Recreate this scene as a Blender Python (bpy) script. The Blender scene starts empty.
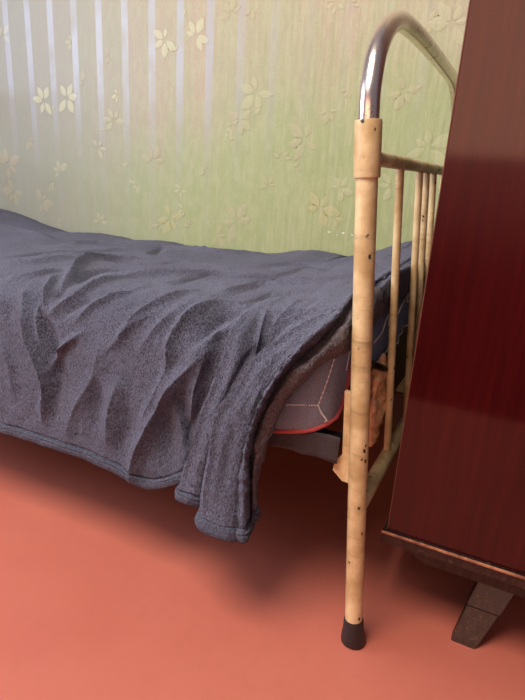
import bpy, bmesh, math, random
import numpy as np
from mathutils import Vector, Matrix, noise
from mathutils.bvhtree import BVHTree
random.seed(4)
sc = bpy.context.scene
COL = sc.collection

# ------------------------------------------------------------------ camera
F = 540.0; CX, CY = 262.5, 350.0
def _d(u, v): return np.array([(u-CX)/F, -(v-CY)/F, -1.0])
def _n(a): return a/np.linalg.norm(a)
_Y = _n(_d(539, 188)); _X = -_n(_d(-935, 97)); _X = _n(_X-_Y*_X.dot(_Y)); _Z = np.cross(_X, _Y)
RW = np.array([_X, _Y, _Z])
_r = RW@_d(353, 641)
CAM = -_r/(-_r[2])*0.78
def at(u, v, ax, val):
    r = RW@_d(u, v); return Vector(CAM+(val-CAM[ax])/r[ax]*r)
cd = bpy.data.cameras.new('camera'); cam = bpy.data.objects.new('camera', cd); COL.objects.link(cam)
cd.sensor_width = 36; cd.sensor_fit = 'AUTO'; cd.lens = F/700*36; cd.clip_start = .02
M4 = Matrix([list(RW[i])+[CAM[i]] for i in range(3)]+[[0, 0, 0, 1]]); cam.matrix_world = M4
sc.camera = cam

# ------------------------------------------------------------------ object helpers
def link(o, parent=None):
    COL.objects.link(o)
    if parent: o.parent = parent
    return o
def obj(name, bm, mat, parent=None, smooth=True):
    me = bpy.data.meshes.new(name); bm.to_mesh(me); bm.free()
    for m in (mat if isinstance(mat, (list, tuple)) else [mat]): me.materials.append(m)
    if smooth:
        for p in me.polygons: p.use_smooth = True
        me.set_sharp_from_angle(angle=math.radians(40))
    return link(bpy.data.objects.new(name, me), parent)
def thing(name, label, cat, loc=(0, 0, 0), group=None):
    o = bpy.data.objects.new(name, None); COL.objects.link(o); o.location = loc
    o['label'] = label; o['category'] = cat
    if group: o['group'] = group
    return o
def keep(o, parent):           # parent while keeping world-space mesh coordinates
    o.parent = parent; o.matrix_parent_inverse = Matrix.Translation(-parent.location)
    return o
def tube(bm, pts, rad, seg=20, caps=True):
    pts = [Vector(p) for p in pts]; n = len(pts)
    rads = rad if isinstance(rad, (list, tuple)) else [rad]*n
    rings = []; up = None
    for i, p in enumerate(pts):
        t = ((pts[min(i+1, n-1)]-p).normalized()+(p-pts[max(i-1, 0)]).normalized())
        t.normalize()
        if up is None:
            up = t.orthogonal().normalized()
        up = (up-t*up.dot(t)).normalized(); s = t.cross(up)
        rings.append([bm.verts.new(p+(up*math.cos(a)+s*math.sin(a))*rads[i]) for a in [2*math.pi*k/seg for k in range(seg)]])
    for a, b in zip(rings, rings[1:]):
        for k in range(seg): bm.faces.new((a[k], a[(k+1) % seg], b[(k+1) % seg], b[k]))
    if caps:
        bm.faces.new(rings[0][::-1]); bm.faces.new(rings[-1])
def box(bm, lo, hi, bev=0.0, mat=None):
    b = bmesh.new(); bmesh.ops.create_cube(b, size=1)
    for v in b.verts: v.co = Vector([lo[i]+(v.co[i]+.5)*(hi[i]-lo[i]) for i in range(3)])
    if bev: bmesh.ops.bevel(b, geom=b.edges[:], offset=bev, segments=2, affect='EDGES', profile=.6)
    merge(bm, b)
def merge(bm, b):
    m = {}
    for v in b.verts: m[v] = bm.verts.new(v.co)
    for f in b.faces:
        g = bm.faces.new([m[v] for v in f.verts]); g.material_index = f.material_index
    b.free()
def catmull(P, n):
    P = [Vector(p) for p in P]; L = [0]
    for a, b in zip(P, P[1:]): L.append(L[-1]+max((b-a).length, 1e-6))
    out = []
    for k in range(n):
        s = L[-1]*k/(n-1); i = 0
        while i < len(P)-2 and s > L[i+1]: i += 1
        t = (s-L[i])/(L[i+1]-L[i]); p1, p2 = P[i], P[i+1]
        h = L[i+1]-L[i]
        def tan(j):
            if j == 0: return (P[1]-P[0])/(L[1]-L[0])
            if j == len(P)-1: return (P[-1]-P[-2])/(L[-1]-L[-2])
            return (P[j+1]-P[j-1])/(L[j+1]-L[j-1])
        m1, m2 = tan(i)*h, tan(i+1)*h; t2, t3 = t*t, t*t*t
        out.append(p1*(2*t3-3*t2+1)+m1*(t3-2*t2+t)+p2*(-2*t3+3*t2)+m2*(t3-t2))
    return out

# ------------------------------------------------------------------ materials
class NT:
    def __init__(s, name):
        s.m = bpy.data.materials.new(name); s.m.use_nodes = True; s.t = s.m.node_tree
        s.b = s.t.nodes['Principled BSDF']; s.co = s.t.nodes.new('ShaderNodeTexCoord').outputs['Object']
    def n(s, typ, **kw):
        x = s.t.nodes.new(typ)
        for k, v in kw.items(): setattr(x, k, v)
        return x
    def put(s, sock, v):
        if isinstance(v, bpy.types.NodeSocket): s.t.links.new(v, sock)
        elif isinstance(v, (tuple, list)) and sock.type == 'RGBA' and len(v) == 3: sock.default_value = (*v, 1)
        else: sock.default_value = v
    def map(s, scale=(1, 1, 1), rot=(0, 0, 0), src=None):
        x = s.n('ShaderNodeMapping'); s.put(x.inputs[0], src or s.co); x.inputs['Scale'].default_value = scale; x.inputs['Rotation'].default_value = rot
        return x.outputs[0]
    def noise(s, vec, scale, detail=3, rough=.5, dist=0, col=False):
        x = s.n('ShaderNodeTexNoise'); s.put(x.inputs['Vector'], vec); x.inputs['Scale'].default_value = scale
        x.inputs['Detail'].default_value = detail; x.inputs['Roughness'].default_value = rough; x.inputs['Distortion'].default_value = dist
        return x.outputs['Color' if col else 'Fac']
    def voro(s, vec, scale, feat='F1'):
        x = s.n('ShaderNodeTexVoronoi', feature=feat); s.put(x.inputs['Vector'], vec); x.inputs['Scale'].default_value = scale
        return x.outputs['Distance']
    def rng(s, v, a, b, c=0., d=1., smooth=False):
        x = s.n('ShaderNodeMapRange'); x.interpolation_type = 'SMOOTHSTEP' if smooth else 'LINEAR'
        s.put(x.inputs[0], v); x.inputs[1].default_value = a; x.inputs[2].default_value = b; x.inputs[3].default_value = c; x.inputs[4].default_value = d
        return x.outputs[0]
    def mix(s, f, a, b, blend='MIX'):
        x = s.n('ShaderNodeMix', data_type='RGBA', blend_type=blend)
        s.put(x.inputs[0], f); s.put(x.inputs[6], a); s.put(x.inputs[7], b); return x.outputs[2]
    def math(s, op, a, b=0., c=0.):
        x = s.n('ShaderNodeMath', operation=op); s.put(x.inputs[0], a); s.put(x.inputs[1], b); s.put(x.inputs[2], c); return x.outputs[0]
    def sep(s, v=None):
        x = s.n('ShaderNodeSeparateXYZ'); s.put(x.inputs[0], v or s.co); return x.outputs
    def bump(s, h, strength=.3, dist=.002, normal=None):
        x = s.n('ShaderNodeBump'); s.put(x.inputs['Height'], h); x.inputs['Strength'].default_value = strength; x.inputs['Distance'].default_value = dist
        if normal: s.put(x.inputs['Normal'], normal)
        return x.outputs[0]
    def set(s, **kw):
        for k, v in kw.items(): s.put(s.b.inputs[k.replace('_', ' ')], v)
        return s.m

def wallpaper(name, tint=None, fac=0., raise_=False):
    n = NT(name); X, Y, Z = n.sep()
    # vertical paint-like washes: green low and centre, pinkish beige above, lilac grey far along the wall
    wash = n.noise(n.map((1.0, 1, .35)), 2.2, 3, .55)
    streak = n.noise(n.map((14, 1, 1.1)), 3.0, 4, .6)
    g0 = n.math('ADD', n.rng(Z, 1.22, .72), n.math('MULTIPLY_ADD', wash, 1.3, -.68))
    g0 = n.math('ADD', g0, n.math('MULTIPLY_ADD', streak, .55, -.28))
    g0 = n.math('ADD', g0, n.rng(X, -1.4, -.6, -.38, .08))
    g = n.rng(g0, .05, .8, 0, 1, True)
    beige = n.mix(n.rng(n.noise(n.map((5, 1, .8)), 2.5, 2), .4, .62), (.47, .42, .29), (.52, .405, .31))
    col = n.mix(n.math('MULTIPLY', g, .9), beige, (.40, .45, .22))
    mott = n.noise(n.map((1, 1, .45)), 55, 4, .6)
    col = n.mix(n.rng(mott, .42, .62, 0, .35), col, (.56, .56, .36))
    col = n.mix(n.rng(n.noise(n.map((1, 1, 1)), 170, 2), .5, .66, 0, .25), col, (.30, .33, .17))
    fine = n.noise(n.map((34, 1, 2.2)), 3.0, 4, .65)
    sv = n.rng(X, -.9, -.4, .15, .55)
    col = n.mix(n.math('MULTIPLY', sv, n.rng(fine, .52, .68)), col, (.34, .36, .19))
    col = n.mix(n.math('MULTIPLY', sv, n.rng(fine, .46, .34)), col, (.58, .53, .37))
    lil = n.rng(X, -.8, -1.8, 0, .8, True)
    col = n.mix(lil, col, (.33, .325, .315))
    # satin stripes every 11.4 cm
    ph = n.math('FRACT', n.math('DIVIDE', n.math('ADD', X, 1.790+11.4), .1138))
    st = n.math('MULTIPLY', n.rng(ph, 0.0, .02), n.rng(ph, .27, .25))
    vis = n.rng(Z, .72, 1.12, .12, 1, True)  # stripe tint grows up and left: window gloss painted into the colour
    vis = n.math('MULTIPLY', vis, n.rng(X, -.5, -1.0, .15, 1, True)); vis = n.math('MULTIPLY', vis, n.rng(n.noise(n.map((3, 1, 3)), 4, 3), .3, .55, .45, 1))
    st = n.math('MULTIPLY', st, vis)
    col = n.mix(n.math('MULTIPLY', st, .6), col, (.43, .44, .58))
    if tint is not None: col = n.mix(fac, col, tint)
    col = n.mix(1.0, col, (.79, .83, .75), 'MULTIPLY')
    emb = n.math('ADD', n.noise(n.map((1, 1, .6)), 130, 3, .6), n.math('MULTIPLY', n.noise(n.co, 420, 2), .5))
    if raise_:
        pass
    nor = n.bump(emb, .28, .0015)
    ro = n.mix(st, (.52, .52, .52), (.36, .36, .36))
    return n.set(Base_Color=col, Roughness=ro, Normal=nor, Specular_IOR_Level=.5)

def simple(name, col, rough=.5, metal=0., **kw):
    n = NT(name); return n.set(Base_Color=col, Roughness=rough, Metallic=metal, **kw)

def mat_floor():
    n = NT('salmon_painted_floor')
    a = n.noise(n.co, 1.6, 4, .55); b = n.noise(n.co, 40, 3)
    col = n.mix(n.rng(a, .35, .65), (.50, .128, .085), (.56, .155, .100))
    col = n.mix(n.rng(b, .5, .75, 0, .25), col, (.44, .12, .075))
    nor = n.bump(n.noise(n.co, 9, 4), .12, .004)
    return n.set(Base_Color=col, Roughness=n.rng(n.noise(n.co, 6, 3), .3, .7, .42, .56), Normal=nor)

def mat_cream():
    n = NT('chipped_cream_enamel')
    big = n.noise(n.map((1, 1, .8)), 22, 4, .6)
    col = n.mix(n.rng(big, .38, .62), (.76, .58, .32), (.52, .35, .16))
    rings = n.noise(n.map((3, 3, 60)), 1.2, 4, .7)
    rm = n.math('MULTIPLY', n.rng(rings, .56, .66), n.rng(n.noise(n.co, 35, 3), .45, .6))
    col = n.mix(n.math('MULTIPLY', rm, .55), col, (.25, .16, .08))
    # chips
    ch = n.voro(n.map((1, 1, .8)), 48)
    sel = n.noise(n.co, 14, 2)
    chip = n.math('MULTIPLY', n.rng(n.math('ADD', ch, n.math('MULTIPLY_ADD', n.noise(n.co, 260, 3), .3, -.15)), .15, .11), n.rng(sel, .44, .47))
    col = n.mix(chip, col, (.025, .015, .012))
    nor = n.bump(n.math('ADD', n.noise(n.co, 70, 3), n.math('MULTIPLY', chip, -1.5)), .3, .0015)
    return n.set(Base_Color=col, Roughness=n.rng(big, .3, .7, .3, .5), Normal=nor)

def mat_chrome():
    n = NT('worn_chrome')
    sp = n.voro(n.co, 230); sel = n.noise(n.co, 25, 3)
    Z = n.sep()[2]
    thr = n.rng(Z, .93, .86, .60, .50)
    rust = n.math('MULTIPLY', n.rng(sp, .4, .25), n.math('GREATER_THAN', sel, thr))
    col = n.mix(rust, (.80, .66, .60), (.10, .05, .035))
    return n.set(Base_Color=col, Metallic=n.rng(rust, 0, 1, .95, 0), Roughness=n.rng(n.noise(n.co, 20, 2), .3, .7, .20, .27))

def mat_fleece(name, base, hi):
    n = NT(name)
    fib = n.noise(n.map((1, 1, 1)), 560, 2, .7, .8); cl = n.noise(n.map((1.3, 1, .75)), 330, 2, .6, .5); big = n.noise(n.co, 9, 3)
    h = n.math('ADD', n.math('MULTIPLY', fib, .6), cl)
    col = n.mix(n.rng(h, .60, 1.0), tuple(.5*c for c in base), hi)
    col = n.mix(n.rng(big, .35, .7, 0, .25), col, base)
    nor = n.bump(h, 1.0, .006)
    m = n.set(Base_Color=col, Roughness=.95, Normal=nor, Specular_IOR_Level=.1, Sheen_Weight=.3, Sheen_Roughness=.45)
    n.put(n.b.inputs['Sheen Tint'], (.75, .75, .95)); return m

def mat_denim(name, a, b):
    n = NT(name)
    w = n.noise(n.map((1, 1, 5)), 260, 2); w2 = n.noise(n.map((5, 1, 1)), 260, 2)
    col = n.mix(n.rng(n.math('ADD', w, w2), .8, 1.2), a, b)
    col = n.mix(n.rng(n.noise(n.co, 18, 3), .4, .7, 0, .35), col, a)
    return n.set(Base_Color=col, Roughness=.85, Normal=n.bump(n.math('ADD', n.math('ADD', w, w2), n.math('MULTIPLY', n.noise(n.co, 30, 3), 1.5)), .4, .0015), Specular_IOR_Level=.2, Sheen_Weight=.2)

def mat_mahogany():
    n = NT('lacquered_mahogany')
    g = n.noise(n.map((16, 16, .7)), 6, 5, .6, .3); g2 = n.noise(n.map((60, 60, 2.2)), 6, 3, .6)
    col = n.mix(n.rng(g, .35, .68), (.032, .0010, .0018), (.052, .0024, .0028))
    col = n.mix(n.rng(g2, .5, .72, 0, .6), col, (.026, .001, .0018))
    col = n.mix(n.rng(n.noise(n.map((1, 1, .5)), 3, 2), .4, .7, 0, .35), col, (.075, .0035, .005))
    return n.set(Base_Color=col, Roughness=.34, Specular_IOR_Level=.1, Coat_Weight=1., Coat_Roughness=.07, Coat_IOR=1.45, Normal=n.bump(g2, .04, .001))

FLOOR = mat_floor(); CREAM = mat_cream(); CHROME = mat_chrome()
FLEECE = mat_fleece('slate_fleece', (.022, .024, .038), (.185, .190, .270))
HEMM = mat_fleece('slate_fleece_hem', (.03, .032, .048), (.12, .125, .175))
UNDER = mat_fleece('brown_grey_pile', (.085, .070, .075), (.30, .25, .25))
DENIM = mat_denim('grey_denim', (.18, .20, .27), (.32, .35, .45))
BLUE = mat_denim('blue_cotton', (.07, .15, .34), (.14, .26, .52))
DARKCLOTH = mat_denim('dark_brown_cloth', (.045, .032, .035), (.085, .068, .075))
RED = simple('red_piping_cloth', (.56, .10, .10), .7)
THREAD = simple('white_thread', (.80, .78, .80), .8)
MAHOG = mat_mahogany()
RUBBER = simple('black_rubber', (.018, .015, .015), .45)
IRON = simple('dark_iron', (.03, .022, .02), .45, .6)
def mat_darkwood():
    n = NT('scuffed_dark_wood'); g = n.noise(n.map((30, 30, 4)), 5, 4, .6)
    col = n.mix(n.rng(g, .4, .7), (.016, .006, .005), (.042, .018, .013))
    scr = n.rng(n.noise(n.map((40, 40, 90)), 3, 4, .75), .60, .68)
    return n.set(Base_Color=n.mix(n.math('MULTIPLY', scr, .5), col, (.25, .15, .10)), Roughness=.38, Normal=n.bump(g, .1, .001))
DWOOD = mat_darkwood()
def mat_worn_edge():
    n = NT('worn_veneer_edge'); w = n.noise(n.map((18, 18, 18)), 3, 3, .6)
    return n.set(Base_Color=n.mix(n.rng(w, .4, .62), (.20, .07, .04), (.45, .20, .11)), Roughness=.3)
EDGE = mat_worn_edge()
STRIP = simple('dull_edge_veneer', (.16, .05, .035), .5); BROWN = simple('brown_board', (.075, .028, .015), .6)
def mat_tan():
    n = NT('crumpled_tan_cloth'); w = n.noise(n.co, 60, 4, .7)
    return n.set(Base_Color=n.mix(n.rng(w, .35, .7), (.85, .44, .20), (1.0, .78, .50)), Roughness=.45, Normal=n.bump(n.noise(n.co, 90, 4, .7), .5, .004))
TAN = mat_tan()

# ------------------------------------------------------------------ room
WY = 0.9
def struct(o): o['kind'] = 'structure'; return o
bm = bmesh.new(); box(bm, (-3.2, -1.05, -.1), (2.2, WY, 0)); struct(obj('floor', bm, FLOOR, smooth=False))
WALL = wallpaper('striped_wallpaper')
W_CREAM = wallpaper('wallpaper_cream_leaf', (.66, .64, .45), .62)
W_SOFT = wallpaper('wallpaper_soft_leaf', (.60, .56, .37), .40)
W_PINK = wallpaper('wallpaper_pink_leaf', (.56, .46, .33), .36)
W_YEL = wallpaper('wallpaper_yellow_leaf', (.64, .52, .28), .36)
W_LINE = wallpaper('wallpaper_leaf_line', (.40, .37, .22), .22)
SCR = simple('bare_plaster', (.75, .75, .68), .8)
bm = bmesh.new(); box(bm, (-3.2, WY, 0), (2.2, WY+.12, 2.6))
def leaf(bm, c, ang, L, W, mi, out=.0010):
    """one embossed pointed leaf on the wall: raised midrib, thin darker rim"""
    ca, sa = math.cos(ang), math.sin(ang)
    prof = [(0, .0), (.12, .45), (.3, .85), (.5, 1), (.7, .8), (.87, .42), (1, 0)]
    def P(s, w, o): return bm.verts.new((c[0]+(s*L*ca-w*sa), WY-o, c[1]+(s*L*sa+w*ca)))
    def half(sg, scale, o0, o1, m):
        mid = [P(s*L/L, 0, o0) for s, _ in prof]; ed = [P(s, sg*w*W/2*scale, o1) for s, w in prof]
        for i in range(len(prof)-1):
            vs = [mid[i], mid[i+1], ed[i+1], ed[i]]
            f = bm.faces.new(vs if sg < 0 else vs[::-1]); f.material_index = m
    half(1, 1.22, .0004, .0004, 5); half(-1, 1.22, .0004, .0004, 5)
    half(1, 1.0, out, .0006, mi); half(-1, 1.0, out, .0006, mi)
def flower(u, v, rpx, mi, petals=5, a0=None):
    c = at(u, v, 1, WY); e = at(u, v-rpx, 1, WY); R = abs(e.z-c.z)
    rnd = random.Random(int(u*7+v*13)); a0 = rnd.uniform(0, 6.28) if a0 is None else a0
    for k in range(petals):
        a = a0+k*(5.2/5 if petals > 3 else 1.0)+rnd.uniform(-.22, .22); L = R*rnd.uniform(.62, 1.2)
        leaf(bm, (c.x+math.cos(a)*R*.17, c.z+math.sin(a)*R*.17), a, L, L*rnd.uniform(.46, .6), mi)
FL = [(165, 40, 15, 1, 5), (196, 36, 17, 1, 5), (44, 101, 13, 1, 5), (67, 98, 14, 1, 5), (118, 95, 8, 1, 3), (52, 112, 7, 2, 2), (176, 52, 7, 2, 2), (184, 17, 7, 2, 3),
      (256, 93, 18, 2, 5), (240, 120, 13, 3, 5), (232, 126, 10, 2, 3), (114, 121, 13, 2, 5), (228, 139, 7, 2, 3), (98, 148, 11, 2, 4), (102, 132, 6, 4, 3),
      (305, 140, 19, 3, 5), (281, 158, 12, 3, 4), (153, 161, 14, 3, 5), (137, 184, 8, 2, 3), (181, 190, 9, 2, 4), (170, 218, 15, 4, 5), (184, 210, 8, 2, 3), (160, 225, 9, 3, 3), (191, 226, 9, 3, 3),
      (236, 222, 18, 3, 5), (217, 236, 11, 3, 4), (320, 209, 16, 4, 5), (340, 189, 12, 2, 5), (335, 218, 8, 4, 3), (328, 111, 11, 3, 4), (262, 108, 8, 2, 2),
      (452, 24, 22, 2, 5), (428, 22, 10, 4, 4), (336, 3, 14, 2, 5), (232, 14, 15, 3, 4), (252, 8, 10, 3, 3), (428, 148, 22, 2, 5), (404, 92, 17, 3, 5), (392, 186, 14, 2, 4), (418, 210, 12, 3, 4), (352, 4, 9, 3, 3), (348, 90, 9, 3, 3),
      (8, 165, 16, 3, 5), (14, 192, 13, 3, 5), (3, 36, 12, 2, 4), (60, 172, 10, 2, 4), (50, 186, 6, 2, 3), (42, 202, 12, 3, 5), (100, 222, 9, 2, 4), (62, 224, 7, 3, 3), (86, 178, 4, 2, 2), (126, 168, 6, 2, 3), (300, 165, 7, 3, 3), (268, 186, 9, 3, 4), (205, 172, 8, 3, 3),
      (84, 82, 9, 3, 3), (72, 42, 8, 2, 3), (110, 55, 9, 3, 4), (28, 140, 9, 3, 3)]
for a in FL: flower(*a)
for (u, v, w) in [(329, 232, 5), (337, 235, 3), (343, 233, 6), (325, 235, 2), (352, 235, 4)]:
    c = at(u, v, 1, WY); s = w*.0010
    vs = [bm.verts.new((c.x+dx*s, WY-.001, c.z+dz*s)) for dx, dz in [(-1, .1), (-.3, -.35), (.6, -.5), (1.1, .1), (.5, .45), (-.4, .2)]]
    f = bm.faces.new(vs); f.material_index = 6
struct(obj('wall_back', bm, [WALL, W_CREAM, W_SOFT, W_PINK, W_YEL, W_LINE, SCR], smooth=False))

bm = bmesh.new(); box(bm, (-3.2, WY-.018, 0), (2.2, WY-.0005, .13), .003); struct(obj('shade_strip_back', bm, simple('brown_shade_strip', (.09, .03, .018), .5), smooth=False))  # added dark strip, stands in for shade on the wall under the bed

# left wall of the room with its window (outside the frame, the daylight comes through it)
PLASTER = simple('pale_plaster', (.55, .52, .44), .8); PAINT = simple('white_window_paint', (.75, .75, .73), .4)
wy0, wy1, wz0, wz1 = -2.3, -.35, .95, 2.3
bm = bmesh.new()
box(bm, (-3.32, -2.6, 0), (-3.2, WY+.12, wz0)); box(bm, (-3.32, -2.6, wz1), (-3.2, WY+.12, 2.6))
box(bm, (-3.32, -2.6, wz0), (-3.2, wy0, wz1)); box(bm, (-3.32, wy1, wz0), (-3.2, WY+.12, wz1))
struct(obj('wall_left', bm, PLASTER, smooth=False))
bm = bmesh.new()
for y in (wy0+.03, (wy0+wy1)/2, wy1-.03): box(bm, (-3.28, y-.03, wz0), (-3.22, y+.03, wz1))
for z in (wz0+.03, wz1-.03): box(bm, (-3.281, wy0, z-.03), (-3.219, wy1, z+.03))
struct(obj('window_1', bm, PAINT, smooth=False))

# ------------------------------------------------------------------ bed
bed = thing('bed', 'cream enamelled iron bed with a chrome arched end frame, standing along the wallpapered wall', 'bed', (0, 0, 0))
LEAN = .09
def end_frame(X0, sg, full=True):
    """X0: x of the foot, sg: +1 the frame we see (leans to -x), -1 mirrored at the head"""
    def P(y, z): return Vector((X0-sg*LEAN*z, y, z))
    WID = .86; zt = 1.012; R = .115; r = .0152
    for y in (0, WID):
        bm = bmesh.new(); tube(bm, [P(y, .028+(.80-.028)*k/16) for k in range(17)], r, 24); obj('post', bm, CREAM, bed)
        bm = bmesh.new(); tube(bm, [P(y, z) for z in (.779, .7795, .782, .85, .8525, .853)], [r+.001, .0178, .0184, .0184, .0178, r], 28)
        obj('collar', bm, CREAM, bed)
        bm = bmesh.new(); tube(bm, [P(y, z) for z in (.001, .004, .012, .030, .046, .050)], [.0195, .0215, .021, .0182, .0172, .0160], 28)
        obj('rubber_foot', bm, RUBBER, bed)
    half = [(0, .83), (0, .86), (.002, .885), (.010, .905), (.026, .934), (.054, .961), (.095, .986), (.150, .1004*10), (.215, 1.012), (.30, 1.016), (.43, 1.018)]
    pts = catmull([P(y, z) for y, z in half]+[P(y, z) for y, z in ((.62, 1.018), (.73, 1.014), (.80, .992), (.842, .945), (WID, .885), (WID, .83))], 80)
    bm = bmesh.new(); tube(bm, pts, .0143, 28); obj('chrome_arch', bm, CHROME, bed)
    bm = bmesh.new(); tube(bm, [P(.01+(WID-.02)*k/10, .806) for k in range(11)], .0105, 20); obj('upper_crossbar', bm, CREAM, bed)
    bm = bmesh.new(); tube(bm, [P(.01+(WID-.02)*k/10, .266) for k in range(11)], .0135, 20); obj('lower_crossbar', bm, CREAM, bed)
    for y in (.203, .376, .452, .54, .68):
        bm = bmesh.new(); tube(bm, [P(y, .268+(.80-.268)*k/12) for k in range(13)], .0072, 16); obj('spindle', bm, CREAM, bed)
end_frame(0, 1); end_frame(-2.11, -1)
# angle brackets on the inner side of the posts
for X0, sg in ((0, 1), (-2.11, -1)):
    for y in (.012, .848):
        bm = bmesh.new(); b = bmesh.new()
        xa = X0-sg*.043
        prof = [(.012, .46), (-.026, .46), (-.018, .350), (-.029, .337), (-.031, .318), (-.014, .303), (.018, .300)]
        vs = [b.verts.new((xa+sg*p[0], y-.004, p[1])) for p in prof]; f = b.faces.new(vs)
        ex = bmesh.ops.extrude_face_region(b, geom=[f])
        bmesh.ops.translate(b, verts=[v for v in ex['geom'] if isinstance(v, bmesh.types.BMVert)], vec=(0, .008, 0))
        bmesh.ops.recalc_face_normals(b, faces=b.faces[:]); merge(bm, b)
        obj('corner_bracket', bm, CREAM, bed, False)
for y in (.012, .848):
    bm = bmesh.new(); box(bm, (-2.045, y-.003, .348), (-.07, y+.003, .372), .001)
    box(bm, (-2.045, min(y, y+(.03 if y < .4 else -.03)), .366), (-.07, max(y, y+(.03 if y < .4 else -.03)), .371), .001)
    obj('side_rail', bm, IRON, bed, False)
bm = bmesh.new(); box(bm, (-2.04, .02, .374), (-.106, .84, .392), .002); obj('base_board', bm, DWOOD, bed, False)
bm = bmesh.new(); box(bm, (-.104, .20, .25), (-.096, .84, .440), .002); obj('end_rail', bm, BROWN, bed, False)
b = bmesh.new(); bmesh.ops.create_grid(b, x_segments=60, y_segments=30, size=1)
for v in b.verts:
    u, w = v.co.x, v.co.y; v.co = Vector((-1.06+.95*u, .44+.36*w, .372-.12*(1-abs(u)**6)*(1-w**4)**.8))
bmesh.ops.solidify(b, geom=b.faces[:], thickness=.004)
obj('spring_shade_sheet', b, IRON, bed)  # sagging dark sheet added to darken the shaded gap behind the spindles
# dark lever peg behind the near post
bm = bmesh.new(); a, b_ = Vector((-.066, .15, .464)), Vector((-.046, .205, .440))
tube(bm, [a+(b_-a)*t for t in (0, .04, .3, .7, .95, 1)], [.003, .006, .0068, .0064, .005, .002], 16); obj('hook', bm, IRON, bed)

# ------------------------------------------------------------------ mattress
def mattress():
    root = thing('mattress', 'thick grey denim mattress with red piping and white stitching under the fleece blanket', 'mattress', (-1.0, .42, .39))
    # cross-section (y, z) at the front, blended to the end
    def sect(x):
        e = max(0., min(1., (x+.19)/.10))              # 1 at the foot end
        s = e*e*(3-2*e)
        zb = .356+(.380-.356)*s
        return [(.10, .408+.040*s), (.045, .395+.022*s), (.008, zb), (.0, zb+.006), (-.008, zb+.035), (-.004, zb+.07), (.006, .475+.015*s), (.028, .50+.050*s),
                (.07, .508+.068*s), (.15, .508+.078*s), (.45, .500+.080*s), (.78, .49+.09*s), (.855, .475+.09*s), (.875, .45+.08*s), (.872, .42+.04*s), (.84, .408+.040*s)]
    n = 96
    xs = [-1.90, -1.897, -1.885]+[-1.86+1.56*k/22 for k in range(23)]+[-.27, -.24, -.21, -.185, -.16, -.14, -.125, -.112, -.101, -.094, -.089, -.0865]
    bm = bmesh.new(); rings = []
    for x in xs:
        pr = sect(x); d = min(x+1.90, -.0865-x); rr = .045
        k = 0 if d >= rr else (rr-math.sqrt(max(rr*rr-(rr-d)**2, 0)))
        loop = catmull([(0, y, z) for y, z in pr]+[(0, *pr[0])], n+1)[:-1]
        ring = []
        for p in loop:
            y, z = p.y, p.z; yc = .43; zc = .47
            y2 = y+k*.9 if y < yc else y-k*.9
            y2 = y2 if abs(y-yc) > .34 else y
            z2 = z+(zc-z)*min(.25, k*4)*(.9 if abs(z-zc) > .01 else 0)
            ring.append(bm.verts.new((x, y2, z2)))
        rings.append(ring)
    for a, b in zip(rings, rings[1:]):
        for i in range(n): bm.faces.new((a[i], b[i], b[(i+1) % n], a[(i+1) % n]))
    bm.faces.new(rings[0]); bm.faces.new(rings[-1][::-1])
    bmesh.ops.recalc_face_normals(bm, faces=bm.faces[:])
    bvh = BVHTree.FromBMesh(bm)
    for v in bm.verts:
        v.co += Vector((0, 0, 0)) + v.normal*.0015*noise.noise(v.co*25)
    keep(obj('cover', bm, DENIM), root)
    def onto(pix, off=0.0, n=24):
        out = []
        for (u, v) in pix:
            r = Vector(RW@_d(u, v)); h = bvh.ray_cast(Vector(CAM), r.normalized())
            if h[0] is None: h = bvh.find_nearest(at(u, v, 1, 0.) if u < 328 else at(u, v, 0, -.085))
            out.append(h[0]+h[1]*off)
        return catmull(out, n)
    # bottom piping: follows the bottom edge along the front, round the corner and up the foot end
    front = [Vector((x, *( (sect(x)[2][0]-.004, sect(x)[2][1]+.002)))) for x in [-1.86+.1*k for k in range(17)]]
    corner = onto([(270, 433), (300, 436.5), (316, 436), (327, 431), (335, 422), (341, 405), (347, 382), (352, 358)], .001, 30)
    bm = bmesh.new(); tube(bm, catmull(front+corner+[Vector((-.085, .12, .450)), Vector((-.085, .4, .446)), Vector((-.085, .84, .45))], 120), .0042, 10); keep(obj('piping', bm, RED), root)
    # stitched seams drawn on the front panel
    for pix in ([(268, 404), (290, 404.5), (318, 405)], [(318, 405), (327, 380), (337, 348), (346, 320), (352, 306)], [(318, 405), (321, 412), (326, 420), (329, 428)], [(352, 332), (349, 348), (345, 370)]):
        bm = bmesh.new(); P = onto(pix, .0022, 22)
        tube(bm, P, .0007, 6)
        for p, q in zip(P[::1], P[1::1]):
            m = p+(q-p)*.25; m2 = p+(q-p)*.75; tube(bm, [m, (m+m2)/2, m2], [.0010, .0019, .0010], 6)
        keep(obj('seam', bm, THREAD), root)
    return root
mattress()

# cloth strip hanging below the mattress, over the side rail
def sheet_mesh(grid, thick=0.0, closed=False):
    bm = bmesh.new(); V = [[bm.verts.new(p) for p in row] for row in grid]
    for i in range(len(V)-1):
        for j in range(len(V[0])-1): bm.faces.new((V[i][j], V[i][j+1], V[i+1][j+1], V[i+1][j]))
    return bm
def solid(o, t, off=-1, sub=0):
    m = o.modifiers.new('thickness', 'SOLIDIFY'); m.thickness = t; m.offset = off
    if sub: s = o.modifiers.new('smooth', 'SUBSURF'); s.levels = sub; s.render_levels = sub
g = []
for i in range(90):
    x = -1.9+(1.9-.066)*i/89
    row = []
    for j in range(7):
        t = j/6; zt = .366+.016*max(0, min(1, (x+.19)/.10)); z = zt+(.338+.003*math.sin(x*9)-zt)*t
        row.append(Vector((x, .001+.0035*math.sin(x*110)*t+.002*math.sin(x*37), z)))
    g.append(row)
o = obj('under_cloth', sheet_mesh(g), DARKCLOTH); solid(o, .002)
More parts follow.
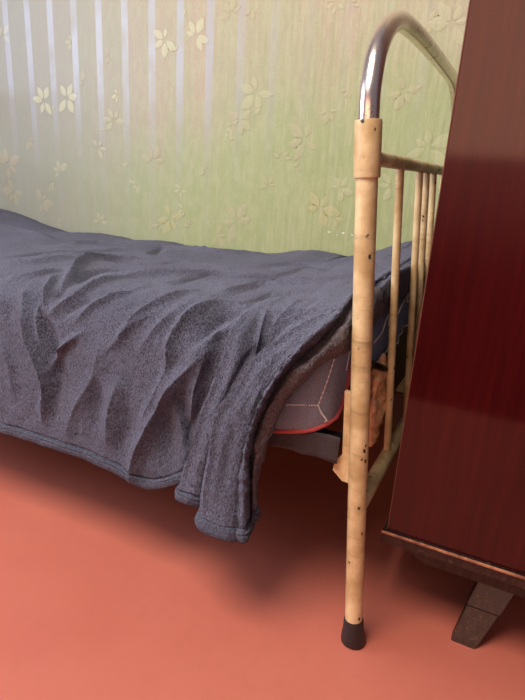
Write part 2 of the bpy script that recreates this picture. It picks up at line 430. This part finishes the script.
o['label'] = 'dark grey-brown cloth strip hanging below the red piping of the mattress along the bed rail'; o['category'] = 'cloth'

# blue sheet at the foot end
g = []
for i in range(60):
    y = .075+.775*i/59; row = []
    w = .004*math.sin(y*38)+.003*math.sin(y*91)
    for j in range(10):
        t = j/9
        top = Vector((-.081, y, .545)); low = Vector((-.072+w, y, .452+.006*math.sin(y*16)))
        p = top.lerp(low, t); p.x += .005*math.sin(math.pi*t)
        row.append(p)
    g.append(row)
sheet = thing('bed_sheet', 'blue cotton sheet with pale hems hanging between mattress and blanket behind the spindles', 'sheet', (-.078, .46, .45))
o = keep(obj('cloth', sheet_mesh(g), BLUE), sheet); solid(o, .0025)
low = [row[-1] for row in g]
bm = bmesh.new(); tube(bm, [p+Vector((.0015, 0, 0)) for p in low], .0017, 8); keep(obj('hem', bm, THREAD), sheet)
zig = [(.17, .497), (.22, .505), (.262, .524), (.30, .526), (.285, .505), (.33, .506), (.39, .530), (.46, .537), (.45, .520), (.52, .530), (.60, .535)]
bm = bmesh.new(); tube(bm, catmull([Vector((-.0715+.002*math.sin(y*38), y, z)) for y, z in zig], 70), .0018, 8); keep(obj('hem', bm, THREAD), sheet)

# tan crumpled bundle
b = bmesh.new(); bmesh.ops.create_icosphere(b, subdivisions=5, radius=1)
outl = [(-1, .25), (-.6, .7), (0, 1.), (.6, .8), (1, .4)]
for v in b.verts:
    c = v.co.copy(); t = c.z
    wy = .036+.010*math.sin(3*t+1); wx = .012
    p = Vector((c.x*wx, c.y*wy+.02*t*0, t*.095))
    q = p*22
    k = noise.noise(q)*.010+abs(noise.noise(q*2.3))*.012
    p += c*k
    v.co = p+Vector((-.058, .205, .372))
o = obj('cloth_bundle', b, TAN)
o['label'] = 'crumpled tan cloth bundle wedged under the mattress end behind the near post'; o['category'] = 'cloth'
bm = bmesh.new()

# ------------------------------------------------------------------ blanket
def build_blanket():
    contour = [(-2.3, .60), (-1.95, .566), (-1.86, .560), (-1.75, .538), (-1.65, .515), (-1.578, .503), (-1.45, .506), (-1.243, .506), (-1.08, .513), (-1.03, .507), (-.905, .509), (-.703, .514), (-.55, .523), (-.42, .545), (-.35, .548), (-.28, .556), (-.213, .591), (-.165, .611), (-.05, .62)]
    def zw(x):
        for (a, za), (b, zb) in zip(contour, contour[1:]):
            if x <= b: return za+(zb-za)*(x-a)/(b-a)+.004*math.sin(x*23)+.003*math.sin(x*61+1)
        return contour[-1][1]
    def ztop(x):
        T = [(-2.3, .62), (-1.9, .60), (-1.6, .55), (-1.2, .535), (-.8, .54), (-.5, .552), (-.3, .566), (-.1, .60), (0, .60)]
        for (a, za), (b, zb) in zip(T, T[1:]):
            if x <= b: return za+(zb-za)*(x-a)/(b-a)
        return T[-1][1]
    NT_, NH = 90, 150
    cols = []
    def generic(x, hemz=.207, xh=None, hy=-.042):
        xh = x if xh is None else xh; zt = ztop(x)
        top = [(x, WY-.004, zw(x)), (x, .80, zw(x)+.012), (x, .62, (zt*.6+zw(x)*.4)), (x, .42, zt), (x, .2, zt+.004), (x, .06, zt-.002)]
        hang = [(x, .06, zt-.002), (x, .015, zt-.018)]
        for z, y in ((.49, -.018), (.42, -.030), (.34, -.038), (.27, hy)):
            f = (zt-z)/(zt-hemz); hang.append((x+(xh-x)*f, y, z))
        hang.append((xh, hy, hemz)); return top, hang
    for x in (-1.96, -1.8, -1.64, -1.48, -1.32, -1.16, -1.02, -.90): cols.append(generic(x))
    cols.append(generic(-.80, .207)); cols.append(generic(-.70, .209)); cols.append(generic(-.60, .211, -.60)); cols.append(generic(-.50, .207, -.52))
    cols.append(generic(-.42, .201, -.455)); cols.append(generic(-.35, .198, -.405))
    def pix(path, wx, mid=None, end=False):
        """path: (u, v, y) down the hanging part; wx: x at the wall"""
        hang = [at(u, v, 1, y) for u, v, y in path]
        p0 = hang[0]; x0 = p0.x; top = []
        wx = max(x0*1.08 if not end else wx, cols[-1][0][0][0]+.007)
        zt = max(ztop(x0), p0.z) if not end else p0.z
        for y, f in ((WY-.004, 1.), (.8, .88), (.62, .66), (.42, .42), (.22, .18)):
            if y < p0.y+.06: continue
            x = x0+(wx-x0)*f
            if end: z = end+(zw(wx)-(.0 if end > .59 else .04)-end)*f
            else:
                z = (zw(wx)+.01*math.sin(math.pi*f))*f+(zt)*(1-f)
            top.append((x, y, z))
        top.append(tuple(p0)); cols.append((top, hang))
    pix([(226, 300, .06), (205, 345, -.012), (184, 397, -.028), (183, 440, -.034), (180, 483, -.046)], -.36)           # left of valley
    pix([(243, 302, .05), (222, 345, -.004), (206, 392, -.020), (198, 440, -.022), (194, 474, -.022)], -.33)          # tucked behind first fold
    pix([(249, 308, .04), (233, 333, -.020), (220, 371, -.038), (203, 411, -.048), (190, 451, -.054), (176, 496, -.060)], -.31)  # first fold, left rim
    pix([(256, 307, .04), (241, 338, -.030), (230, 374, -.052), (214, 416, -.064), (201, 456, -.070), (187, 504, -.076)], -.29)
    pix([(264, 309, .04), (251, 345, -.022), (240, 376, -.045), (224, 410, -.058), (210, 460, -.064), (200, 507, -.068)], -.27)
    pix([(272, 311, .04), (262, 345, -.012), (250, 378, -.026), (232, 412, -.034), (218, 460, -.040), (208, 508, -.044)], -.25)    # behind main panel
    pix([(312, 308, .035), (282, 335, -.020), (254, 361, -.045), (235, 392, -.060), (219, 410, -.067), (205, 470, -.076), (197, 523, -.082)], -.23)  # main panel left rim
    pix([(322, 307, .035), (291, 338, -.035), (262, 366, -.062), (243, 398, -.076), (227, 430, -.084), (214, 480, -.092), (206, 533, -.098)], -.21)
    pix([(333, 304, .035), (301, 337, -.036), (272, 368, -.062), (251, 402, -.076), (238, 437, -.084), (228, 485, -.092), (224, 539, -.100)], -.185)
    pix([(341, 301, .035), (311, 332, -.034), (286, 358, -.060), (262, 397, -.074), (246, 440, -.082), (238, 485, -.088), (237, 541, -.096)], -.165)  # seam
    pix([(349, 296, .04), (326, 323, -.034), (301, 346, -.062), (276, 378, -.080), (257, 412, -.086), (245, 455, -.090), (245, 541, -.096)], -.15)   # rolled edge crest
    pix([(355, 294, .05), (335, 320, -.020), (309, 346, -.048), (284, 370, -.066), (264, 404, -.072), (250, 452, -.076), (249, 534, -.078)], -.14)
    pix([(357, 297, .06), (338, 323, .012), (312, 350, -.018), (287, 374, -.040), (267, 408, -.048), (252, 452, -.052), (251, 528, -.052)], -.13)   # crease
    pix([(360, 302, .06), (344, 327, -.005), (322, 351, -.035), (298, 368, -.054), (279, 392, -.062), (262, 425, -.066), (254, 464, -.064), (253, 523, -.060)], -.12)
    pix([(363, 314, .06), (346, 340, -.004), (327, 355, -.030), (306, 374, -.048), (284, 400, -.054), (268, 437, -.056), (257, 480, -.056), (256, 519, -.050)], -.095, end=.61)
    pix([(366, 326, .07), (347, 349, .022), (327, 360, .000), (309, 378, -.016), (287, 403, -.026), (270, 440, -.034), (258, 482, -.036), (256, 516, -.030)], -.075, end=.60)
    pix([(367, 336, .09), (345, 352, .034), (324, 362, .012), (306, 380, -.004), (284, 404, -.014), (267, 440, -.022), (255, 482, -.024), (253, 512, -.018)], -.066, end=.548)
    # sub-sample across the columns
    C = [catmull(t, NT_)[:-1]+catmull(h, NH) for t, h in cols]
    NR = len(C[0])
    # spacing between columns, by the mean distance of their rows
    cum = [0.]
    for a, b in zip(C, C[1:]): cum.append(cum[-1]+max(.006, sum((p-q).length for p, q in zip(a, b))/NR))
    NC = 640
    arr = np.array([[tuple(p) for p in c] for c in C]); cum = np.array(cum)
    # denser sampling at the folded right end
    s1 = cum[13]; sv = np.concatenate([np.linspace(0, cum[6], 90, endpoint=False), np.linspace(cum[6], s1, 230, endpoint=False), np.linspace(s1, cum[-1], NC-320)])
    tang = np.zeros_like(arr)
    tang[1:-1] = (arr[2:]-arr[:-2])/(cum[2:]-cum[:-2])[:, None, None]; tang[0] = (arr[1]-arr[0])/(cum[1]-cum[0]); tang[-1] = (arr[-1]-arr[-2])/(cum[-1]-cum[-2])
    out = np.zeros((NC, NR, 3))
    for i, s in enumerate(sv):
        k = min(np.searchsorted(cum, s, side='right')-1, len(cum)-2); h = cum[k+1]-cum[k]; t = (s-cum[k])/h
        t2, t3 = t*t, t*t*t
        out[i] = arr[k]*(2*t3-3*t2+1)+tang[k]*h*(t3-2*t2+t)+arr[k+1]*(-2*t3+3*t2)+tang[k+1]*h*(t3-t2)
    def normals(A):
        du = np.gradient(A, axis=0); dv = np.gradient(A, axis=1); n = np.cross(dv, du)
        n /= np.linalg.norm(n, axis=2, keepdims=True)+1e-12
        return n
    N = normals(out)
    for _ in range(10):
        M = N.copy(); M[1:-1] += N[:-2]+N[2:]; M[:, 1:-1] += M[:, :-2]*.5+M[:, 2:]*.5
        N = M/(np.linalg.norm(M, axis=2, keepdims=True)+1e-12)
    # orient outward (up / towards the room)
    sgn = np.sign((N[5:200, 20:80]*np.array([0, 0, 1.])).sum()); N *= sgn
    base = out.copy()
    vflat = [tuple(p) for p in base.reshape(-1, 3)]
    faces = [(i*NR+j, i*NR+j+1, (i+1)*NR+j+1, (i+1)*NR+j) for i in range(0, NC-1) for j in range(0, NR-1)]
    bvh = BVHTree.FromPolygons(vflat, faces)
    # long soft folds and creases: polylines on the cloth, amplitude (m), half-width (m)
    FOLDS = [
        ([(170, 342), (168, 367), (157, 392), (140, 425)], .006, .010), ([(209, 350), (190, 368), (172, 387), (152, 424), (136, 458), (133, 480)], .013, .016),
        ([(160, 400), (166, 430), (168, 462)], -.010, .020), ([(182, 397), (187, 422), (191, 444)], -.008, .010), ([(207, 352), (196, 385), (190, 420)], .007, .010),
        ([(120, 341), (137, 316), (167, 299), (196, 290)], .007, .009), ([(192, 358), (216, 336), (236, 321)], .008, .009), ([(170, 358), (171, 340), (192, 311), (212, 302)], .007, .009),
        ([(108, 350), (128, 330), (155, 312)], .004, .008), ([(140, 350), (160, 325), (185, 305)], .004, .009), ([(205, 340), (222, 320), (240, 312)], -.006, .010),
        ([(25, 294), (27, 319), (33, 339), (42, 362), (47, 385), (44, 420)], .012, .013), ([(40, 300), (45, 325), (54, 350), (56, 385), (54, 410)], -.013, .014),
        ([(47, 291), (40, 305), (38, 316), (42, 340)], .006, .008), ([(80, 334), (66, 345), (57, 355), (50, 372)], .009, .009), ([(62, 362), (64, 385), (66, 400)], -.008, .012),
        ([(62, 290), (70, 277), (78, 267), (92, 261), (112, 259), (135, 259)], .011, .011), ([(75, 282), (88, 273), (105, 269), (130, 269)], -.010, .014),
        ([(44, 316), (46, 300), (50, 286), (56, 276)], .008, .008), ([(50, 314), (62, 306), (74, 299), (88, 290), (99, 283), (130, 277)], .008, .008), ([(56, 300), (66, 288)], -.007, .010),
        ([(74, 324), (84, 314), (94, 306), (111, 297), (132, 292)], .006, .008), ([(60, 318), (75, 308), (92, 298)], -.005, .008),
        ([(20, 256), (47, 252), (80, 251), (124, 250)], -.010, .018), ([(60, 246), (100, 244), (140, 247)], .006, .02), ([(0, 262), (40, 262), (75, 258)], .006, .02),
        ([(110, 260), (152, 263), (180, 261)], -.009, .018), ([(157, 240), (162, 246), (152, 254)], -.008, .012), ([(170, 246), (200, 250), (240, 256)], .006, .02),
        ([(110, 276), (150, 275), (210, 272)], .006, .014), ([(178, 283), (209, 274), (250, 276)], -.007, .014), ([(220, 277), (269, 276), (300, 279)], -.008, .02),
        ([(225, 291), (262, 286), (320, 281), (345, 276)], .006, .014), ([(245, 302), (270, 296), (310, 292)], -.005, .010), ([(260, 268), (300, 262), (345, 268)], -.006, .02),
        ([(100, 352), (92, 380), (75, 410), (66, 435)], .006, .016), ([(95, 375), (98, 400), (92, 430)], -.008, .018), ([(120, 380), (112, 410), (108, 445)], .007, .016), ([(128, 405), (126, 430), (120, 455)], -.007, .016),
        ([(0, 345), (10, 365), (14, 395)], .006, .014), ([(5, 300), (12, 320)], -.006, .014), ([(10, 280), (40, 276), (60, 270)], .005, .012), ([(0, 225), (25, 232), (50, 240)], .006, .03),
        ([(236, 420), (226, 460), (220, 500)], -.004, .012), ([(262, 385), (250, 415)], .003, .008),
        ([(249, 311), (234, 332), (223, 370), (207, 409), (194, 449), (181, 488)], .005, .006), ([(238, 316), (226, 340), (212, 378), (198, 412), (187, 445)], -.006, .007),
        ([(326, 313), (283, 338), (256, 361), (238, 392), (223, 408), (210, 470), (203, 510)], .005, .006), ([(310, 312), (272, 336), (246, 362), (229, 392), (213, 420)], -.006, .007),
        ([(266, 313), (258, 340), (250, 366), (236, 388)], .006, .006), ([(272, 318), (263, 345), (255, 356)], -.005, .006),
        ([(300, 300), (284, 318), (262, 338)], .005, .008), ([(322, 296), (300, 318)], -.003, .008),
    ]
    disp = np.zeros((NC, NR)); P = out
    camv = Vector(CAM)
    for line, amp, w in FOLDS:
        pts = []
        for (u, v) in line:
            h = bvh.ray_cast(camv, Vector(RW@_d(u, v)).normalized())
            if h[0] is not None: pts.append(h[0])
        if len(pts) < 2: continue
        pts = catmull(pts, 14); pa = np.array([tuple(p) for p in pts])
        best = np.full((NC, NR), 9.); lo = pa.min(0)-4*w; hi = pa.max(0)+4*w
        msk = ((P > lo) & (P < hi)).all(axis=2); Q = P[msk]
        if len(Q) == 0: continue
        d = np.full(len(Q), 9.); prm = np.zeros(len(Q))
        for k in range(len(pa)-1):
            a, b = pa[k], pa[k+1]; ab = b-a; t = np.clip(((Q-a)@ab)/(ab@ab+1e-12), 0, 1)
            dd = np.linalg.norm(Q-(a+t[:, None]*ab), axis=1); m = dd < d; d[m] = dd[m]; prm[m] = (k+t[m])/(len(pa)-1)
        taper = np.sin(np.pi*np.clip(prm*.9+.05, 0, 1))**.6
        disp[msk] += (1.7 if max(v for _, v in line) < 300 else 1.3)*(amp*np.exp(-(d/w)**2)+(.35*amp*np.exp(-(d/(.22*w))**1.5) if amp > 0 else 0))*taper
    # fleece unevenness
    for i in range(NC):
        for j in range(NR):
            v = Vector(out[i, j]); q = Vector((v.x, v.y*1.0, v.z))
            disp[i, j] += .0035*noise.noise(q*11)+.0022*noise.noise(q*31+Vector((5, 1, 2)))+.0011*noise.noise(q*95)+.0007*noise.noise(q*210)
    # pile on the rolled edge
    i0 = int(np.searchsorted(sv, cum[23])); 
    for i in range(i0, NC):
        for j in range(NT_-20, NR):
            v = Vector(out[i, j]); disp[i, j] += .0008*noise.noise(v*170)+.0028*noise.noise(v*85)+.0034*noise.noise(v*45)
    # top of the far (wall) side must not enter the wall
    out2 = out+N*disp[..., None]
    out2[..., 1] = np.minimum(out2[..., 1], WY-.003)
    # stitched groove above the hem: band of ~22 mm
    seg = np.linalg.norm(np.diff(out2, axis=1), axis=2); dist = np.zeros((NC, NR))
    dist[:, :-1] = seg[:, ::-1].cumsum(1)[:, ::-1]
    hb = .021
    groove = -.0035*np.exp(-((dist-hb)/.0022)**2)+.0028*np.exp(-((dist-.010)/.0075)**2)-.0018*np.exp(-((dist-.013)/.0012)**2)
    groove += (-.0028*np.exp(-((sv-cum[23])/.0022)**2))[:, None]*(np.arange(NR) > NT_+30)[None, :]
    out2 += N*groove[..., None]
    # seam along the foot edge (hem strip), column of the seam
    def mesh(i_a, i_b, j_a, j_b, name, mat, root):
        bm = bmesh.new(); V = {}
        for i in range(i_a, i_b):
            for j in range(j_a, j_b): V[i, j] = bm.verts.new(out2[i, j])
        for i in range(i_a, i_b-1):
            for j in range(j_a, j_b-1):
                vs = (V[i, j], V[i, j+1], V[i+1, j+1], V[i+1, j]); bm.faces.new(vs if sgn > 0 else vs[::-1])
        o = obj(name, bm, mat); 
        for p in o.data.polygons: p.use_smooth = True
        keep(o, root); return o
    root = thing('blanket', 'slate grey fleece blanket draped over the mattress, its folds hanging off the bed front', 'blanket', (-1.0, .4, .5))
    jh = NR-1
    rows = dist.mean(axis=0); jb = int(np.argmax(rows < hb))
    ihem = int(np.searchsorted(sv, cum[25]))
    icr = int(np.searchsorted(sv, cum[26]))
    o = mesh(icr, NC, NT_-12, jb+1, 'turned_edge', UNDER, root); o.modifiers.new('t', 'SOLIDIFY').thickness = .003; o.modifiers['t'].offset = -1
    o['label'] = 'brownish pile of the turned side edge'
    o = mesh(icr, NC, 0, NT_-11, 'fleece', FLEECE, root); o.modifiers.new('t', 'SOLIDIFY').thickness = .003; o.modifiers['t'].offset = -1
    bm = bmesh.new(); k = int(np.searchsorted(sv, cum[23])); tube(bm, [Vector(out2[k, j]+N[k, j]*.0002) for j in range(NT_+55, NR-2, 1)], .0010, 6); keep(obj('seam', bm, HEMM), root)
    o = mesh(0, icr+1, 0, jb+1, 'fleece', FLEECE, root); o.modifiers.new('t', 'SOLIDIFY').thickness = .003; o.modifiers['t'].offset = -1
    o = mesh(0, NC, jb, NR, 'hem', HEMM, root); o.modifiers.new('t', 'SOLIDIFY').thickness = .009; o.modifiers['t'].offset = -.4
    o.data.materials[0] = HEMM
    return root
build_blanket()

# ------------------------------------------------------------------ wardrobe
def wardrobe():
    root = thing('wardrobe', 'tall glossy mahogany-red wardrobe on splayed dark legs, at the foot of the bed', 'wardrobe', (.45, .35, 0))
    yf = .07; z0 = .196; x0 = .019
    # the panel leans with the carcass: box
    bm = bmesh.new(); box(bm, (x0, yf, z0), (.95, .62, 1.75), .0012); keep(obj('carcass', bm, MAHOG, smooth=False), root)
    bm = bmesh.new(); box(bm, (x0-.0010, yf-.0005, z0+.004), (x0+.0006, yf+.003, 1.748), .0003); keep(obj('edge_strip', bm, STRIP, smooth=False), root)
    bm = bmesh.new(); box(bm, (x0-.008, yf-.006, z0-.022), (.956, .625, z0-.0005), .001); b = keep(obj('bottom_board', bm, DWOOD, smooth=False), root)
    bm = bmesh.new(); box(bm, (x0-.009, yf-.0085, z0-.0045), (.957, yf-.0055, z0+.0003), .0012)
    c = obj('edge_trim', bm, EDGE, smooth=False); c.parent = b
    # leg frame: tapered aprons
    def prism(bm, prof, axis, a, b_):
        q = bmesh.new()
        vs = [q.verts.new((p[0], a, p[1]) if axis == 1 else (a, p[0], p[1])) for p in prof]; f = q.faces.new(vs)
        ex = bmesh.ops.extrude_face_region(q, geom=[f]); d = b_-a
        bmesh.ops.translate(q, verts=[v for v in ex['geom'] if isinstance(v, bmesh.types.BMVert)], vec=(0, d, 0) if axis == 1 else (d, 0, 0))
        bmesh.ops.recalc_face_normals(q, faces=q.faces[:]); bmesh.ops.bevel(q, geom=q.edges[:], offset=.001, segments=1, affect='EDGES'); merge(bm, q)
    for ya, yb in ((.110, .145), (.55, .57)):
        bm = bmesh.new(); prism(bm, [(.040, .1735), (.051, .138), (.085, .122), (.89, .122), (.925, .1735)], 1, ya, yb); keep(obj('apron', bm, DWOOD, smooth=False), root)
    for sx, xa in ((1, .0), (-1, .97)):
        for sy, yb in ((1, .0), (-1, .69)):
            # foot centre and top centre of the splayed leg
            foot = Vector((xa+sx*.176, yb+sy*.101, 0)); topc = Vector((xa+sx*.212, yb+sy*.150, .119))
            bm = bmesh.new(); q = bmesh.new(); rings = []
            for t, w, dpt in ((0, .021, .012), (.06, .0215, .0125), (.55, .026, .015), (.57, .0275, .0162), (1, .030, .018)):
                c = foot.lerp(topc, t)
                rings.append([q.verts.new(c+Vector((dx*w, dy*dpt, 0))) for dx, dy in ((-1, -1), (1, -1), (1, 1), (-1, 1))])
            for r1, r2 in zip(rings, rings[1:]):
                for k in range(4): q.faces.new((r1[k], r1[(k+1) % 4], r2[(k+1) % 4], r2[k]))
            q.faces.new(rings[0][::-1]); q.faces.new(rings[-1]); bmesh.ops.recalc_face_normals(q, faces=q.faces[:])
            bmesh.ops.bevel(q, geom=[e for e in q.edges if abs((e.verts[0].co-e.verts[1].co).z) > .005], offset=.002, segments=2, affect='EDGES')
            merge(bm, q)
            box(bm, (topc.x-.03, topc.y-.019, .116), (topc.x+.03, topc.y+.019, .1737), .001)
            keep(obj('leg', bm, DWOOD, smooth=False), root)
    return root
wardrobe()

# ------------------------------------------------------------------ light
def area(name, loc, target, size, power, col, sy=None):
    l = bpy.data.lights.new(name, 'AREA'); l.size = size; l.energy = power; l.color = col
    if sy: l.shape = 'RECTANGLE'; l.size_y = sy
    o = bpy.data.objects.new(name, l); COL.objects.link(o); o.location = loc
    o.rotation_euler = (Vector(target)-Vector(loc)).to_track_quat('-Z', 'Y').to_euler(); return o
area('window_daylight', (-3.15, -1.25, 1.62), (-1.0, -.3, .6), 1.8, 92, (.72, .82, 1.0), 1.3)
area('room_light', (-.6, -1.02, 2.45), (-.45, -.15, .0), 1.0, 70, (1.0, .90, .80))
# unseen room: warm band added behind camera for wardrobe reflection, dark below, dim elsewhere
w = bpy.data.worlds.new('world'); sc.world = w; w.use_nodes = True; nt = w.node_tree; bg = nt.nodes['Background']
tc = nt.nodes.new('ShaderNodeTexCoord'); sp = nt.nodes.new('ShaderNodeSeparateXYZ'); nt.links.new(tc.outputs['Generated'], sp.inputs[0])
def rng(src, a, b, c=0., d=1.):
    m = nt.nodes.new('ShaderNodeMapRange'); m.interpolation_type = 'SMOOTHSTEP'; nt.links.new(src, m.inputs[0])
    for k, v in zip((1, 2, 3, 4), (a, b, c, d)): m.inputs[k].default_value = v
    return m.outputs[0]
def mixc(f, a, b):
    m = nt.nodes.new('ShaderNodeMix'); m.data_type = 'RGBA'; nt.links.new(f, m.inputs[0])
    for k, v in ((6, a), (7, b)):
        if isinstance(v, tuple): m.inputs[k].default_value = (*v, 1)
        else: nt.links.new(v, m.inputs[k])
    return m.outputs[2]
front = rng(sp.outputs[1], -.86, -.93)
high = rng(sp.outputs[2], .28, .36)
upper = mixc(front, (.15, .15, .18), mixc(high, (3.3, 1.65, 1.1), (.25, .24, .26)))
lower = mixc(rng(sp.outputs[2], -.16, .03), (.010, .008, .009), (.70, .26, .22))
lower = mixc(front, (.012, .010, .011), lower)
nt.links.new(mixc(rng(sp.outputs[2], .036, .05), lower, upper), bg.inputs[0]); bg.inputs[1].default_value = 1.0

sc.view_settings.view_transform = 'Standard'; sc.view_settings.look = 'None'; sc.view_settings.gamma = 1; sc.view_settings.exposure = 0.0
